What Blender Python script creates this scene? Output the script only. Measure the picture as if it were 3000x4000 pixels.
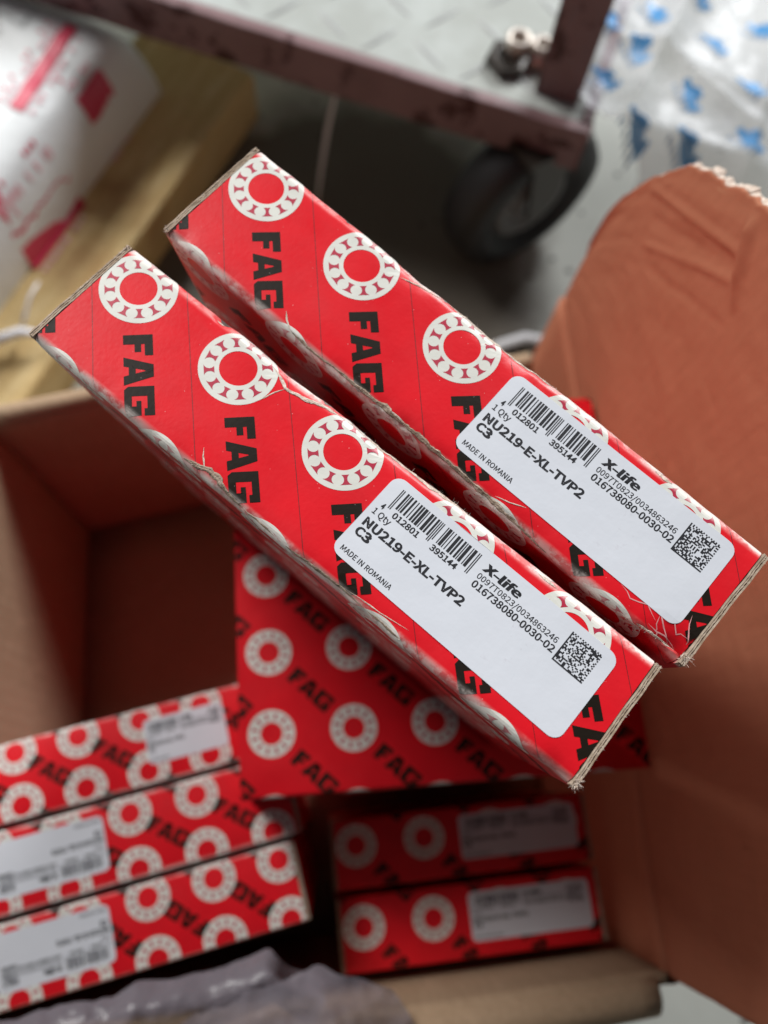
import bpy, bmesh, math, random
from mathutils import Vector, Matrix, Euler, noise

S = 0.001            # everything below is written in millimetres
sc = bpy.context.scene
for o in list(bpy.data.objects):
    bpy.data.objects.remove(o)

# ------------------------------------------------------------------ camera
cam_d = bpy.data.cameras.new("camera")
cam = bpy.data.objects.new("camera", cam_d)
sc.collection.objects.link(cam)
cam.location = (-3.696 * S, -74.871 * S, 600.794 * S)
cam.rotation_euler = (math.radians(17.808), math.radians(-3.419), math.radians(-4.390))
cam_d.sensor_fit = 'HORIZONTAL'
cam_d.sensor_width = 36.0
cam_d.lens = 39.62
cam_d.clip_start = 0.005
cam_d.clip_end = 50
cam_d.dof.use_dof = True
cam_d.dof.focus_distance = 0.213
cam_d.dof.aperture_fstop = 9.5
sc.camera = cam

# ------------------------------------------------------------------ light
world = bpy.data.worlds.new("World")
sc.world = world
world.use_nodes = True
bg = world.node_tree.nodes["Background"]
bg.inputs[0].default_value = (0.80, 0.90, 1.0, 1)
bg.inputs[1].default_value = 0.06


def area(name, loc, target, size, size_y, power, col):
    d = bpy.data.lights.new(name, 'AREA')
    d.shape = 'RECTANGLE'
    d.size = size
    d.size_y = size_y
    d.energy = power
    d.color = col
    o = bpy.data.objects.new(name, d)
    sc.collection.objects.link(o)
    o.location = loc
    o.rotation_euler = (Vector(target) - Vector(loc)).to_track_quat('-Z', 'Y').to_euler()
    return o


area("doorway_light", (-1.75, 2.20, 2.60), (0, 0, 0.3), 1.3, 1.3, 126, (1.0, 0.985, 0.96))
area("window_light", (1.50, 2.40, 2.00), (0, 0, 0.3), 1.0, 1.0, 112, (0.97, 0.985, 1.0))

sc.view_settings.view_transform = 'Standard'
sc.view_settings.look = 'None'
sc.view_settings.exposure = 0.0
sc.view_settings.gamma = 1.0
sc.view_settings.use_curve_mapping = False
sc.cycles.max_bounces = 10
sc.cycles.diffuse_bounces = 6
sc.cycles.transparent_max_bounces = 16
sc.cycles.use_denoising = True

rnd = random.Random(7)

# ------------------------------------------------------------------ materials


class N:
    """small node-tree writer"""

    def __init__(self, name):
        self.m = bpy.data.materials.new(name)
        self.m.use_nodes = True
        self.t = self.m.node_tree
        self.b = self.t.nodes["Principled BSDF"]
        self.out = self.t.nodes["Material Output"]
        self.tc = self.t.nodes.new("ShaderNodeTexCoord")

    def n(self, typ, **kw):
        x = self.t.nodes.new(typ)
        for k, v in kw.items():
            setattr(x, k, v)
        return x

    def link(self, a, b):
        self.t.links.new(a, b)

    def noise(self, scale, detail=4, rough=0.55, vec=None, dist=0.0):
        x = self.n("ShaderNodeTexNoise")
        x.inputs["Scale"].default_value = scale
        x.inputs["Detail"].default_value = detail
        x.inputs["Roughness"].default_value = rough
        x.inputs["Distortion"].default_value = dist
        self.link(vec or self.tc.outputs["Object"], x.inputs["Vector"])
        return x.outputs["Fac"]

    def voronoi(self, scale, out="Distance", feature='F1', rand=1.0):
        x = self.n("ShaderNodeTexVoronoi", feature=feature)
        x.inputs["Scale"].default_value = scale
        x.inputs["Randomness"].default_value = rand
        self.link(self.tc.outputs["Object"], x.inputs["Vector"])
        return x.outputs[out]

    def ramp(self, fac, stops, interp='LINEAR'):
        x = self.n("ShaderNodeValToRGB")
        x.color_ramp.interpolation = interp
        e = x.color_ramp.elements
        while len(e) < len(stops):
            e.new(0.5)
        for i, (p, c) in enumerate(stops):
            e[i].position = p
            e[i].color = (c[0], c[1], c[2], 1) if hasattr(c, '__len__') else (c, c, c, 1)
        self.link(fac, x.inputs["Fac"])
        return x.outputs["Color"]

    def math(self, op, a, b=None):
        x = self.n("ShaderNodeMath", operation=op)
        for i, v in enumerate((a, b)):
            if v is None:
                continue
            if isinstance(v, (int, float)):
                x.inputs[i].default_value = v
            else:
                self.link(v, x.inputs[i])
        return x.outputs[0]

    def mix(self, fac, a, b, blend='MIX'):
        x = self.n("ShaderNodeMix", data_type='RGBA', blend_type=blend)
        for sock, v in ((x.inputs["Factor"], fac), (x.inputs["A"], a), (x.inputs["B"], b)):
            if isinstance(v, (int, float)):
                sock.default_value = v
            elif isinstance(v, tuple):
                sock.default_value = (v[0], v[1], v[2], 1)
            else:
                self.link(v, sock)
        return x.outputs["Result"]

    def bump(self, h, strength, dist):
        x = self.n("ShaderNodeBump")
        x.inputs["Strength"].default_value = strength
        x.inputs["Distance"].default_value = dist
        self.link(h, x.inputs["Height"])
        self.link(x.outputs["Normal"], self.b.inputs["Normal"])

    def set(self, color=None, rough=None, spec=None, metal=None):
        for key, v in (("Base Color", color), ("Roughness", rough), ("Specular IOR Level", spec), ("Metallic", metal)):
            if v is None:
                continue
            s = self.b.inputs[key]
            if isinstance(v, tuple):
                s.default_value = (v[0], v[1], v[2], 1)
            elif isinstance(v, (int, float)):
                s.default_value = v
            else:
                self.link(v, s)
        return self


def dusty_print(name, col, rough=0.38, spec=0.5, wear=1.0):
    """ink on coated board: dust specks, faint scuffs, fine paper relief"""
    k = N(name)
    tone = k.ramp(k.noise(90, 3), [(0.3, tuple(c * 0.93 for c in col)), (0.7, tuple(min(1, c * 1.05) for c in col))])
    # dust specks
    spk = k.ramp(k.voronoi(520), [(0.035, 1.0), (0.075, 0.0)])
    gate = k.ramp(k.noise(260, 2), [(0.50, 0.0), (0.58, 1.0)])
    f = k.math('MULTIPLY', k.math('MULTIPLY', spk, gate), 0.55 * wear)
    c1 = k.mix(f, tone, (0.72, 0.62, 0.58))
    # scuffs: thin stretched noise
    mp = k.n("ShaderNodeMapping")
    mp.inputs["Scale"].default_value = (1.0, 7.0, 1.0)
    mp.inputs["Rotation"].default_value = (0, 0, 0.6)
    k.link(k.tc.outputs["Object"], mp.inputs["Vector"])
    scf = k.ramp(k.noise(170, 5, 0.7, mp.outputs["Vector"]), [(0.69, 0.0), (0.76, 1.0)])
    g2 = k.ramp(k.noise(35, 3), [(0.5, 0.0), (0.66, 1.0)])
    c2 = k.mix(k.math('MULTIPLY', k.math('MULTIPLY', scf, g2), 0.2 * wear), c1, (0.70, 0.55, 0.50))
    # paper rubbed pale along the tall boxes' long folds, with edge highlight painted in
    sx_ = k.n("ShaderNodeSeparateXYZ")
    k.link(k.tc.outputs["Object"], sx_.inputs[0])
    ay = k.math('ABSOLUTE', sx_.outputs["Y"])
    band = k.n("ShaderNodeMapRange", interpolation_type='SMOOTHSTEP')
    k.link(ay, band.inputs["Value"])
    band.inputs["From Min"].default_value = 0.0158
    band.inputs["From Max"].default_value = 0.0184
    zt = k.n("ShaderNodeMapRange", interpolation_type='SMOOTHSTEP')
    k.link(sx_.outputs["Z"], zt.inputs["Value"])
    zt.inputs["From Min"].default_value = 0.1735
    zt.inputs["From Max"].default_value = 0.1765
    rub = k.ramp(k.noise(150, 6, 0.7), [(0.42, 0.0), (0.54, 1.0)])
    rub2 = k.ramp(k.noise(28, 3, 0.6), [(0.36, 0.0), (0.54, 1.0)])
    rub_glint = k.math('MULTIPLY', k.math('MULTIPLY', band.outputs[0], zt.outputs[0]), k.math('MULTIPLY', k.math('ADD', k.math('MULTIPLY', rub, .8), .3), k.math('ADD', k.math('MULTIPLY', rub2, .8), .25)))
    c2 = k.mix(rub_glint, c2, (0.84, 0.74, 0.69))
    r = k.ramp(k.noise(60, 4), [(0.3, rough - 0.05), (0.75, rough + 0.10)])
    k.set(color=c2, rough=r, spec=spec)
    k.bump(k.noise(700, 3), 0.12, 0.0004)
    return k.m


M = {}
M['red'] = dusty_print("red_coated_board", (0.66, 0.008, 0.016), 0.36, 0.26)
M['ring'] = dusty_print("white_ring_print", (0.66, 0.655, 0.60), 0.40, 0.35, wear=0.35)
M['gap'] = dusty_print("dull_red_ring_gap", (0.42, 0.018, 0.050), 0.40, wear=0.5)
M['black'] = dusty_print("black_letter_print", (0.012, 0.008, 0.005), 0.42, 0.18, wear=0.6)
M['hair'] = dusty_print("dark_red_hairline", (0.16, 0.008, 0.010), 0.4, wear=0.3)
k = N("label_paper")
gr_ = k.math('MULTIPLY', k.ramp(k.noise(330, 5, 0.7), [(0.58, 0.0), (0.70, 1.0)]), k.ramp(k.noise(38, 3), [(0.56, 0.0), (0.68, 1.0)]))
k.set(color=k.mix(k.math('MULTIPLY', gr_, 0.45), k.ramp(k.noise(45, 5), [(0.35, (0.60, 0.62, 0.67)), (0.7, (0.64, 0.66, 0.71))]), (0.40, 0.36, 0.40)), rough=0.42, spec=0.4)
k.bump(k.noise(250, 3), 0.10, 0.0006)
M['label'] = k.m
M['ink'] = N("label_ink").set(color=(0.018, 0.018, 0.022), rough=0.5, spec=0.3).m

k = N("torn_board_fibre")
k.set(color=k.ramp(k.noise(650, 5, 0.7), [(0.3, (0.42, 0.32, 0.25)), (0.5, (0.62, 0.51, 0.43)), (0.75, (0.82, 0.74, 0.67))]), rough=0.95, spec=0.1)
k.bump(k.noise(1500, 4), 0.7, 0.0006)
M['torn'] = k.m
k = N("raw_corrugated_edge")
k.set(color=k.ramp(k.noise(500, 4), [(0.3, (0.30, 0.22, 0.155)), (0.7, (0.52, 0.42, 0.33))]), rough=0.9, spec=0.1)
M['raw'] = k.m
k = N("dirty_torn_board")
k.set(color=k.ramp(k.noise(420, 5, 0.7), [(0.3, (0.13, 0.09, 0.065)), (0.5, (0.33, 0.25, 0.19)), (0.75, (0.56, 0.46, 0.38))]), rough=0.95, spec=0.1)
k.bump(k.noise(1500, 4), 0.7, 0.0006)
M['torn_dark'] = k.m
M['crease'] = N("pale_pink_crease").set(color=(0.66, 0.30, 0.30), rough=0.7, spec=0.2).m
M['fibre'] = N("pale_paper_fibre").set(color=(0.72, 0.62, 0.55), rough=0.95, spec=0.1).m


def kraft(name, lo, hi, glow, gfac):
    """kraft board; a little light passes through the thin sheet"""
    k = N(name)
    mp = k.n("ShaderNodeMapping")
    mp.inputs["Scale"].default_value = (1, 1, 0.12)
    k.link(k.tc.outputs["Object"], mp.inputs["Vector"])
    f = k.noise(420, 5, 0.65, mp.outputs["Vector"])
    big = k.noise(14, 4)
    c = k.mix(0.45, k.ramp(f, [(0.3, lo), (0.7, hi)]), k.ramp(big, [(0.3, lo), (0.7, hi)]))
    sp_ = k.n("ShaderNodeSeparateXYZ")
    k.link(k.tc.outputs["Object"], sp_.inputs[0])
    fl = k.math('SINE', k.math('MULTIPLY', k.math('ADD', sp_.outputs["X"], sp_.outputs["Y"]), 2 * math.pi / 0.0072))
    c = k.mix(k.math('MULTIPLY', k.math('ADD', fl, 1.0), 0.02), c, tuple(v_ * .6 for v_ in lo))
    scu = k.ramp(k.noise(23, 6, 0.7, dist=1.5), [(0.60, 0.0), (0.70, 1.0)])
    c = k.mix(k.math('MULTIPLY', scu, 0.22), c, tuple(min(1, v_ * 1.5) for v_ in hi))
    k.set(color=c, rough=0.85, spec=0.15)
    k.bump(k.math('ADD', k.noise(300, 4), k.math('MULTIPLY', fl, .12)), 0.3, 0.0008)
    tr = k.n("ShaderNodeBsdfTranslucent")
    tr.inputs["Color"].default_value = (glow[0], glow[1], glow[2], 1)
    mx = k.n("ShaderNodeMixShader")
    mx.inputs[0].default_value = gfac
    k.link(k.b.outputs[0], mx.inputs[1])
    k.link(tr.outputs[0], mx.inputs[2])
    k.link(mx.outputs[0], k.out.inputs["Surface"])
    return k.m


M['kraft'] = kraft("kraft_carton_board", (0.30, 0.205, 0.125), (0.41, 0.295, 0.195), (0.6, 0.42, 0.30), 0.0)
M['kraft_flap'] = kraft("thin_kraft_flap_red_bounce", (0.40, 0.155, 0.085), (0.47, 0.19, 0.11), (0.97, 0.47, 0.345), 0.22)  # same carton, redder here: bounced red light is put into the colour

k = N("pale_speckled_floor")
sp = k.ramp(k.voronoi(55), [(0.10, 1.0), (0.2, 0.0)])
g = k.ramp(k.noise(30, 3), [(0.5, 0.0), (0.56, 1.0)])
basec = k.ramp(k.noise(9, 6), [(0.3, (0.46, 0.47, 0.42)), (0.7, (0.62, 0.63, 0.57))])
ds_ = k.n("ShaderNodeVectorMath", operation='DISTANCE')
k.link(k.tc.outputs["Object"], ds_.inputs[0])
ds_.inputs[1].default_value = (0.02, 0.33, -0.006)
deck_shade = k.ramp(k.math('ADD', ds_.outputs["Value"], k.math('MULTIPLY', k.math('SUBTRACT', k.noise(14, 5), .5), .10)), [(0.15, 1.0), (0.205, 0.0)])  # trolley's shade painted into the floor colour as a ragged round patch
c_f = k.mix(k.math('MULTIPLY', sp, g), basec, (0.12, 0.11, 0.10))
k.set(color=k.mix(k.math('MULTIPLY', deck_shade, .88), c_f, (0.075, 0.052, 0.036)), rough=0.55, spec=0.3)
k.bump(k.noise(120, 5), 0.2, 0.001)
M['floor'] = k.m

k = N("worn_pale_deck_paint")
st = k.ramp(k.noise(16, 6, 0.65), [(0.42, (0.38, 0.40, 0.375)), (0.62, (0.46, 0.49, 0.47)), (0.78, (0.30, 0.27, 0.22))])
k.set(color=st, rough=0.75, spec=0.15)
k.bump(k.noise(90, 5), 0.3, 0.001)
M['deck'] = k.m
k = N("deck_tread_worn_steel")
k.set(color=k.ramp(k.noise(120, 3), [(0.3, (0.26, 0.27, 0.26)), (0.7, (0.38, 0.40, 0.385))]), rough=0.45, spec=0.5)
M['tread'] = k.m
k = N("chipped_maroon_paint")
chip = k.ramp(k.noise(40, 5, 0.65), [(0.55, 0.0), (0.6, 1.0)])
k.set(color=k.mix(chip, k.ramp(k.noise(12, 4), [(0.3, (0.15, 0.085, 0.088)), (0.7, (0.23, 0.14, 0.145))]), (0.055, 0.012, 0.012)), rough=0.5, spec=0.4)
k.bump(k.noise(60, 5), 0.4, 0.002)
M['maroon'] = k.m
M['rubber'] = N("black_rubber").set(color=(0.012, 0.010, 0.010), rough=0.55, spec=0.4).m
M['hub'] = N("dark_grey_hub").set(color=(0.13, 0.125, 0.12), rough=0.5, spec=0.4).m
k = N("oily_steel")
k.set(color=k.ramp(k.noise(200, 4), [(0.3, (0.35, 0.30, 0.26)), (0.7, (0.62, 0.56, 0.50))]), rough=0.35, metal=0.6)
M['steel'] = k.m
M['darksteel'] = N("dark_oily_steel").set(color=(0.035, 0.028, 0.022), rough=0.4, metal=0.3).m

k = N("weathered_yellow_wood")
mp = k.n("ShaderNodeMapping")
mp.inputs["Scale"].default_value = (0.12, 1, 1)
k.link(k.tc.outputs["Object"], mp.inputs["Vector"])
gr = k.noise(110, 6, 0.6, mp.outputs["Vector"], 0.4)
stn = k.ramp(k.noise(17, 5, 0.6), [(0.52, 0.0), (0.72, 1.0)])
wc = k.ramp(gr, [(0.3, (0.54, 0.37, 0.16)), (0.55, (0.66, 0.49, 0.24)), (0.75, (0.76, 0.60, 0.34))])
k.set(color=k.mix(k.math('MULTIPLY', stn, 0.6), wc, (0.30, 0.14, 0.05)), rough=0.8, spec=0.2)
k.bump(gr, 0.4, 0.0015)
M['wood'] = k.m

k = N("white_wrap_plastic")
k.set(color=(0.70, 0.725, 0.73), rough=0.42, spec=0.3)
k.bump(k.noise(35, 5, 0.6), 0.35, 0.004)
M['wrap'] = k.m
M['wrap_red'] = N("red_wrap_print").set(color=(0.58, 0.05, 0.10), rough=0.35).m
M['wrap_pink'] = N("faint_pink_wrap_print").set(color=(0.72, 0.42, 0.46), rough=0.35).m
M['wrap_grey'] = N("grey_wrap_print").set(color=(0.45, 0.47, 0.47), rough=0.35).m
M['string'] = N("white_plastic_string").set(color=(0.75, 0.74, 0.76), rough=0.4).m


def film(name, col, alpha, rough=0.25):
    k = N(name)
    k.set(color=col, rough=rough, spec=0.35)
    k.bump(k.noise(60, 5, 0.6), 0.3, 0.003)
    tr = k.n("ShaderNodeBsdfTransparent")
    mx = k.n("ShaderNodeMixShader")
    mx.inputs[0].default_value = alpha
    k.link(tr.outputs[0], mx.inputs[1])
    k.link(k.b.outputs[0], mx.inputs[2])
    k.link(mx.outputs[0], k.out.inputs["Surface"])
    return k.m


M['film'] = film("clear_cloudy_film", (0.56, 0.57, 0.61), 0.44, 0.30)
M['film_blue'] = film("blue_film_print", (0.05, 0.26, 0.56), 0.85, 0.35)
M['film_text'] = film("slate_film_print", (0.13, 0.22, 0.36), 0.75, 0.35)
M['bag'] = film("grey_polybag", (0.30, 0.27, 0.31), 0.58, 0.26)

# ------------------------------------------------------------------ object helpers
COL = sc.collection


def mesh_obj(name, verts, faces, mat, parent=None, smooth=False, loc=None, rot=None):
    """verts in mm"""
    me = bpy.data.meshes.new(name)
    me.from_pydata([(v[0] * S, v[1] * S, v[2] * S) for v in verts], [], faces)
    me.materials.append(M[mat])
    if smooth:
        me.polygons.foreach_set("use_smooth", [True] * len(me.polygons))
    me.update()
    o = bpy.data.objects.new(name, me)
    COL.objects.link(o)
    if parent:
        o.parent = parent
    if loc:
        o.location = Vector(loc) * S
    if rot:
        o.rotation_euler = rot
    return o


def empty(name, loc=(0, 0, 0), rot=(0, 0, 0)):
    o = bpy.data.objects.new(name, None)
    o.empty_display_size = 0.02
    COL.objects.link(o)
    o.location = Vector(loc) * S
    o.rotation_euler = rot
    return o


def tag(o, label=None, cat=None, group=None, kind=None):
    if label:
        o["label"] = label
    if cat:
        o["category"] = cat
    if group:
        o["group"] = group
    if kind:
        o["kind"] = kind
    return o


class MB:
    """mesh collector (mm)"""

    def __init__(self):
        self.v, self.f = [], []

    def add(self, verts, faces):
        b = len(self.v)
        self.v += [tuple(x) for x in verts]
        self.f += [tuple(i + b for i in f) for f in faces]

    def box(self, x0, x1, y0, y1, z0, z1):
        self.add([(x0, y0, z0), (x1, y0, z0), (x1, y1, z0), (x0, y1, z0), (x0, y0, z1), (x1, y0, z1), (x1, y1, z1), (x0, y1, z1)],
                 [(3, 2, 1, 0), (4, 5, 6, 7), (0, 1, 5, 4), (1, 2, 6, 5), (2, 3, 7, 6), (3, 0, 4, 7)])

    def tube(self, pts, rad, n=8):
        pts = [Vector(p) for p in pts]
        rings = []
        for i, p in enumerate(pts):
            d = (pts[min(i + 1, len(pts) - 1)] - pts[max(i - 1, 0)]).normalized()
            a = d.orthogonal().normalized()
            b = d.cross(a)
            r = rad[i] if hasattr(rad, '__len__') else rad
            rings.append([p + (a * math.cos(t) + b * math.sin(t)) * r for t in [2 * math.pi * k / n for k in range(n)]])
        vs = [v for r in rings for v in r]
        fs = []
        for i in range(len(pts) - 1):
            for k in range(n):
                fs.append((i * n + k, i * n + (k + 1) % n, (i + 1) * n + (k + 1) % n, (i + 1) * n + k))
        fs.append(tuple(range(n))[::-1])
        fs.append(tuple((len(pts) - 1) * n + k for k in range(n)))
        self.add(vs, fs)

    def lathe(self, prof, n=32, M4=None):
        """prof = [(r, z)...] revolved about z"""
        vs = []
        for r, z in prof:
            for k in range(n):
                t = 2 * math.pi * k / n
                vs.append(Vector((r * math.cos(t), r * math.sin(t), z)))
        if M4:
            vs = [M4 @ v for v in vs]
        fs = []
        for i in range(len(prof) - 1):
            for k in range(n):
                fs.append((i * n + k, i * n + (k + 1) % n, (i + 1) * n + (k + 1) % n, (i + 1) * n + k))
        self.add(vs, fs)

    def build(self, name, mat, parent=None, smooth=False, **kw):
        return mesh_obj(name, self.v, self.f, mat, parent, smooth, **kw)


def fbm(x, y, z=0.0, oct=3):
    a, f, t = 1.0, 1.0, 0.0
    for _ in range(oct):
        t += a * noise.noise(Vector((x * f, y * f, z + f * 7.3)))
        a *= 0.5
        f *= 2.1
    return t


# ------------------------------------------------------------------ bearing boxes


class Surf:
    """Folded outer skin of a box: u along the length, s across the unfolded
    width (0..W is the top panel, s<0 and s>W run down the long sides)."""

    def __init__(self, L, W, H, r=1.3, seed=0, rough=1.0, dents=()):
        self.L, self.W, self.H, self.r, self.seed, self.rough, self.dents = L, W, H, r, seed, rough, dents
        self.q = math.pi * r / 2

    def base(self, s):
        W, r, q = self.W, self.r, self.q
        if q / 2 <= s <= W - q / 2:
            t = (s - q / 2) / (W - q)
            return (-W / 2 + r + t * (W - 2 * r), 0.0, 0.0, 1.0)
        m = s > W / 2
        d = (s - (W - q / 2)) if m else (q / 2 - s)
        if d <= q:
            a = d / r
            y, z, ny, nz = W / 2 - r + r * math.sin(a), -r + r * math.cos(a), math.sin(a), math.cos(a)
        else:
            y, z, ny, nz = W / 2, -r - (d - q), 1.0, 0.0
        return (y, z, ny, nz) if m else (-y, z, -ny, nz)

    def __call__(self, u, s, off=0.0):
        y, z, ny, nz = self.base(s)
        d = 0.0
        if self.rough > 0:
            k = self.rough
            edge = min(abs(s), abs(s - self.W))
            w = math.exp(-(edge / 2.2) ** 2)
            d += k * 0.16 * fbm(u / 34, s / 34, self.seed)
            d += k * w * (0.30 * fbm(u / 9, s / 9, self.seed + 5, 3) - 0.10)
            if 0 < s < self.W:
                t = s / self.W
                d -= k * 0.35 * 4 * t * (1 - t) * (0.6 + 0.4 * math.sin(u / 40 + self.seed))
            for (u0, s0, ru, rs, dep) in self.dents:
                e = ((u - u0) / ru) ** 2 + ((s - s0) / rs) ** 2
                if e < 9:
                    d -= dep * math.exp(-e) * (1 + 0.5 * fbm(u / 3.5, s / 3.5, self.seed + 9, 2))
        d += off
        return (u - self.L / 2, y + ny * d, z + nz * d)


def clip(poly, axis, lo, hi):
    for sign, lim in ((1, lo), (-1, hi)):
        out = []
        for i in range(len(poly)):
            a, b = poly[i - 1], poly[i]
            da, db = sign * (a[axis] - lim), sign * (b[axis] - lim)
            if (da >= 0) != (db >= 0):
                t = da / (da - db)
                out.append((a[0] + (b[0] - a[0]) * t, a[1] + (b[1] - a[1]) * t))
            if db >= 0:
                out.append(b)
        poly = out
        if len(poly) < 3:
            return []
    return poly


class Printer:
    """lays flat convex shapes (u,s) onto a Surf, cut so they follow its folds"""

    def __init__(self, surf, ulo, uhi, off, fine=True):
        self.sf, self.ulo, self.uhi, self.off, self.mb = surf, ulo, uhi, off, MB()
        q, W = surf.q, surf.W
        c = [-surf.H + 0.5]
        x = -surf.H + 0.5
        step = 3.0 if fine else 12.0
        while x + step < -q / 2 - 0.5:
            x += step
            c.append(x)
        arcs = 6 if fine else 4
        c += [-q / 2 + q * i / arcs for i in range(arcs + 1)]
        n = max(2, int((W - q) / step))
        c += [q / 2 + (W - q) * i / n for i in range(1, n)]
        c += [W - q / 2 + q * i / arcs for i in range(arcs + 1)]
        x = W + q / 2
        while x + step < W + surf.H:
            x += step
            c.append(x)
        self.cuts = c
        self.us = 3.0 if fine else 20.0

    def poly(self, pts):
        pts = clip(pts, 0, self.ulo, self.uhi)
        if not pts:
            return
        smin, smax = min(p[1] for p in pts), max(p[1] for p in pts)
        for a, b in zip(self.cuts[:-1], self.cuts[1:]):
            if b <= smin or a >= smax:
                continue
            strip = clip(pts, 1, a, b)
            if not strip:
                continue
            u0, u1 = min(p[0] for p in strip), max(p[0] for p in strip)
            k = math.floor(u0 / self.us)
            while k * self.us < u1:
                cell = clip(strip, 0, k * self.us, (k + 1) * self.us)
                if len(cell) >= 3:
                    area2 = sum(cell[i - 1][0] * cell[i][1] - cell[i][0] * cell[i - 1][1] for i in range(len(cell)))
                    if abs(area2) > 1e-5:
                        if area2 < 0:
                            cell = cell[::-1]
                        self.mb.add([self.sf(p[0], p[1], self.off) for p in cell], [tuple(range(len(cell)))])
                k += 1

    def tri_mesh(self, verts, faces):
        self.mb.add([self.sf(p[0], p[1], self.off) for p in verts], faces)


def ring_pieces(cx, cy, R, seg=48):
    out = []
    r0, r1 = R * 0.478, R
    for k in range(seg):
        a, b = 2 * math.pi * k / seg, 2 * math.pi * (k + 1) / seg
        out.append([(cx + r0 * math.cos(a), cy + r0 * math.sin(a)), (cx + r1 * math.cos(a), cy + r1 * math.sin(a)),
                    (cx + r1 * math.cos(b), cy + r1 * math.sin(b)), (cx + r0 * math.cos(b), cy + r0 * math.sin(b))])
    return out


def gap_pieces(cx, cy, R, n=12, rot=0.26):
    out = []
    ri, ro, rb, Rb = R * 0.60, R * 0.865, R * 0.150, R * 0.733
    for k in range(n):
        t0 = rot + 2 * math.pi * k / n
        prev = None
        steps = 8
        for j in range(steps + 1):
            rr = ri + (ro - ri) * j / steps
            # half angle free of the balls on either side
            c = (rr * rr + Rb * Rb - rb * rb) / (2 * rr * Rb)
            ball = math.acos(max(-1, min(1, c))) if c < 1 else 0.0
            half = math.pi / n - ball
            if ball == 0.0:
                half = math.pi / n * 0.86
            half = max(half, 0.02)
            cur = [(cx + rr * math.cos(t0 - half), cy + rr * math.sin(t0 - half)), (cx + rr * math.cos(t0 + half), cy + rr * math.sin(t0 + half))]
            if prev:
                out.append([prev[0], cur[0], cur[1], prev[1]])
            prev = cur
    return out


# heavy slab capitals, unit height, convex pieces
GLYPH = {
    'F': (0.80, [[(0, 0), (.36, 0), (.36, 1), (0, 1)], [(.36, .72), (.80, .72), (.80, 1), (.36, 1)], [(.36, .38), (.66, .38), (.66, .60), (.36, .60)]]),
    'A': (1.06, [[(0, 0), (.34, 0), (.58, 1), (.30, 1)], [(.72, 0), (1.06, 0), (.76, 1), (.48, 1)], [(.30, .17), (.76, .17), (.72, .40), (.34, .40)],
                 [(.38, .72), (.68, .72), (.62, 1), (.44, 1)]]),
    'G': (1.08, [[(.0, .14), (.36, .14), (.36, 1), (.0, 1)], [(.0, .14), (.12, 0), (.36, 0), (.36, .14)], [(.36, 0), (1.08, 0), (1.08, .25), (.36, .25)],
                 [(.36, .76), (1.08, .76), (1.08, 1), (.36, 1)], [(.74, .25), (1.08, .25), (1.08, .56), (.74, .56)], [(.54, .40), (.74, .40), (.74, .56), (.54, .56)],
                 [(.82, .66), (1.08, .66), (1.08, .76), (.82, .76)]]),
}


def word_pieces(cx, cy, height, length, ang):
    """FAG centred on cx,cy, reading along ang"""
    gap = .05
    tot = sum(GLYPH[c][0] for c in 'FAG') + 2 * gap
    kx = length / (tot * height)
    ca, sa = math.cos(ang), math.sin(ang)
    x = -tot / 2
    out = []
    for ch in 'FAG':
        w, ps = GLYPH[ch]
        for p in ps:
            q = []
            for (a, b) in p:
                X, Y = (x + a) * height * kx, (b - .5) * height
                q.append((cx + X * ca - Y * sa, cy + X * sa + Y * ca))
            out.append(q)
        x += w + gap
    return out


def print_pattern(surf, parent, ulo, uhi, u0, v0, pu, pv, R, th, tl, flip=False, fine=True, srange=None, lines=None, drift=0.0):
    """diagonal repeat: ring, word, ring, word ..."""
    pr = Printer(surf, ulo, uhi, 0.05, fine)
    pg = Printer(surf, ulo, uhi, 0.08, fine)
    pk = Printer(surf, ulo, uhi, 0.05, fine)
    ph = Printer(surf, ulo, uhi, 0.03, fine)
    lo, hi = srange or (-surf.H, surf.W + surf.H)
    ang = math.atan2(-pv, pu) + (math.pi if flip else 0)
    if abs(pv - pu) < 4:
        ang = -math.pi / 4 + (math.pi if flip else 0)
    i0, i1 = int((ulo - u0) / pu) - 3, int((uhi - u0) / pu) + 3
    j0, j1 = int((lo - v0) / pv) - 2, int((hi - v0) / pv) + 2
    for i in range(i0, i1):
        for j in range(j0, j1):
            cx, cy = u0 + i * pu, v0 + j * pv
            if cx + R > ulo and cx - R < uhi and lo - R < cy < hi + R:
                for p in ring_pieces(cx, cy, R, 56 if fine else 36):
                    pr.poly(p)
                for p in gap_pieces(cx, cy, R):
                    pg.poly(p)
            wx, wy = cx + pu / 2 + drift * max(0, cx - 80), cy - pv / 2
            if wx + tl > ulo and wx - tl < uhi and lo - tl < wy < hi + tl:
                for p in word_pieces(wx, wy, th, tl, ang):
                    pk.poly(p)
    if lines is not None:
        c, pitch, wd = lines
        for i in range(-12, 12):
            k = c + i * pitch
            for j in range(int(lo / 8) - 1, int(hi / 8) + 2):
                s0, s1 = j * 8, (j + 1) * 8
                if s0 < lo or s1 > hi:
                    continue
                ph.poly([(k - s0 - wd, s0), (k - s0 + wd, s0), (k - s1 + wd, s1), (k - s1 - wd, s1)])
        if ph.mb.f:
            ph.mb.build('printed_hairline', 'hair', parent)
    a = pr.mb.build('printed_rings', 'ring', parent)
    pg.mb.build('ring_gaps', 'gap', a)
    pk.mb.build('printed_letters', 'black', parent)


# --- text as outlines of the built-in font
_tc = {}
FONT = None
try:            # the sans font that ships with Blender; the built-in outline font otherwise
    import os
    FONT = bpy.data.fonts.load(os.path.join(bpy.utils.resource_path('LOCAL'), 'datafiles', 'fonts', 'Noto Sans CJK Regular.woff2'))
except Exception:
    FONT = None


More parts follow.
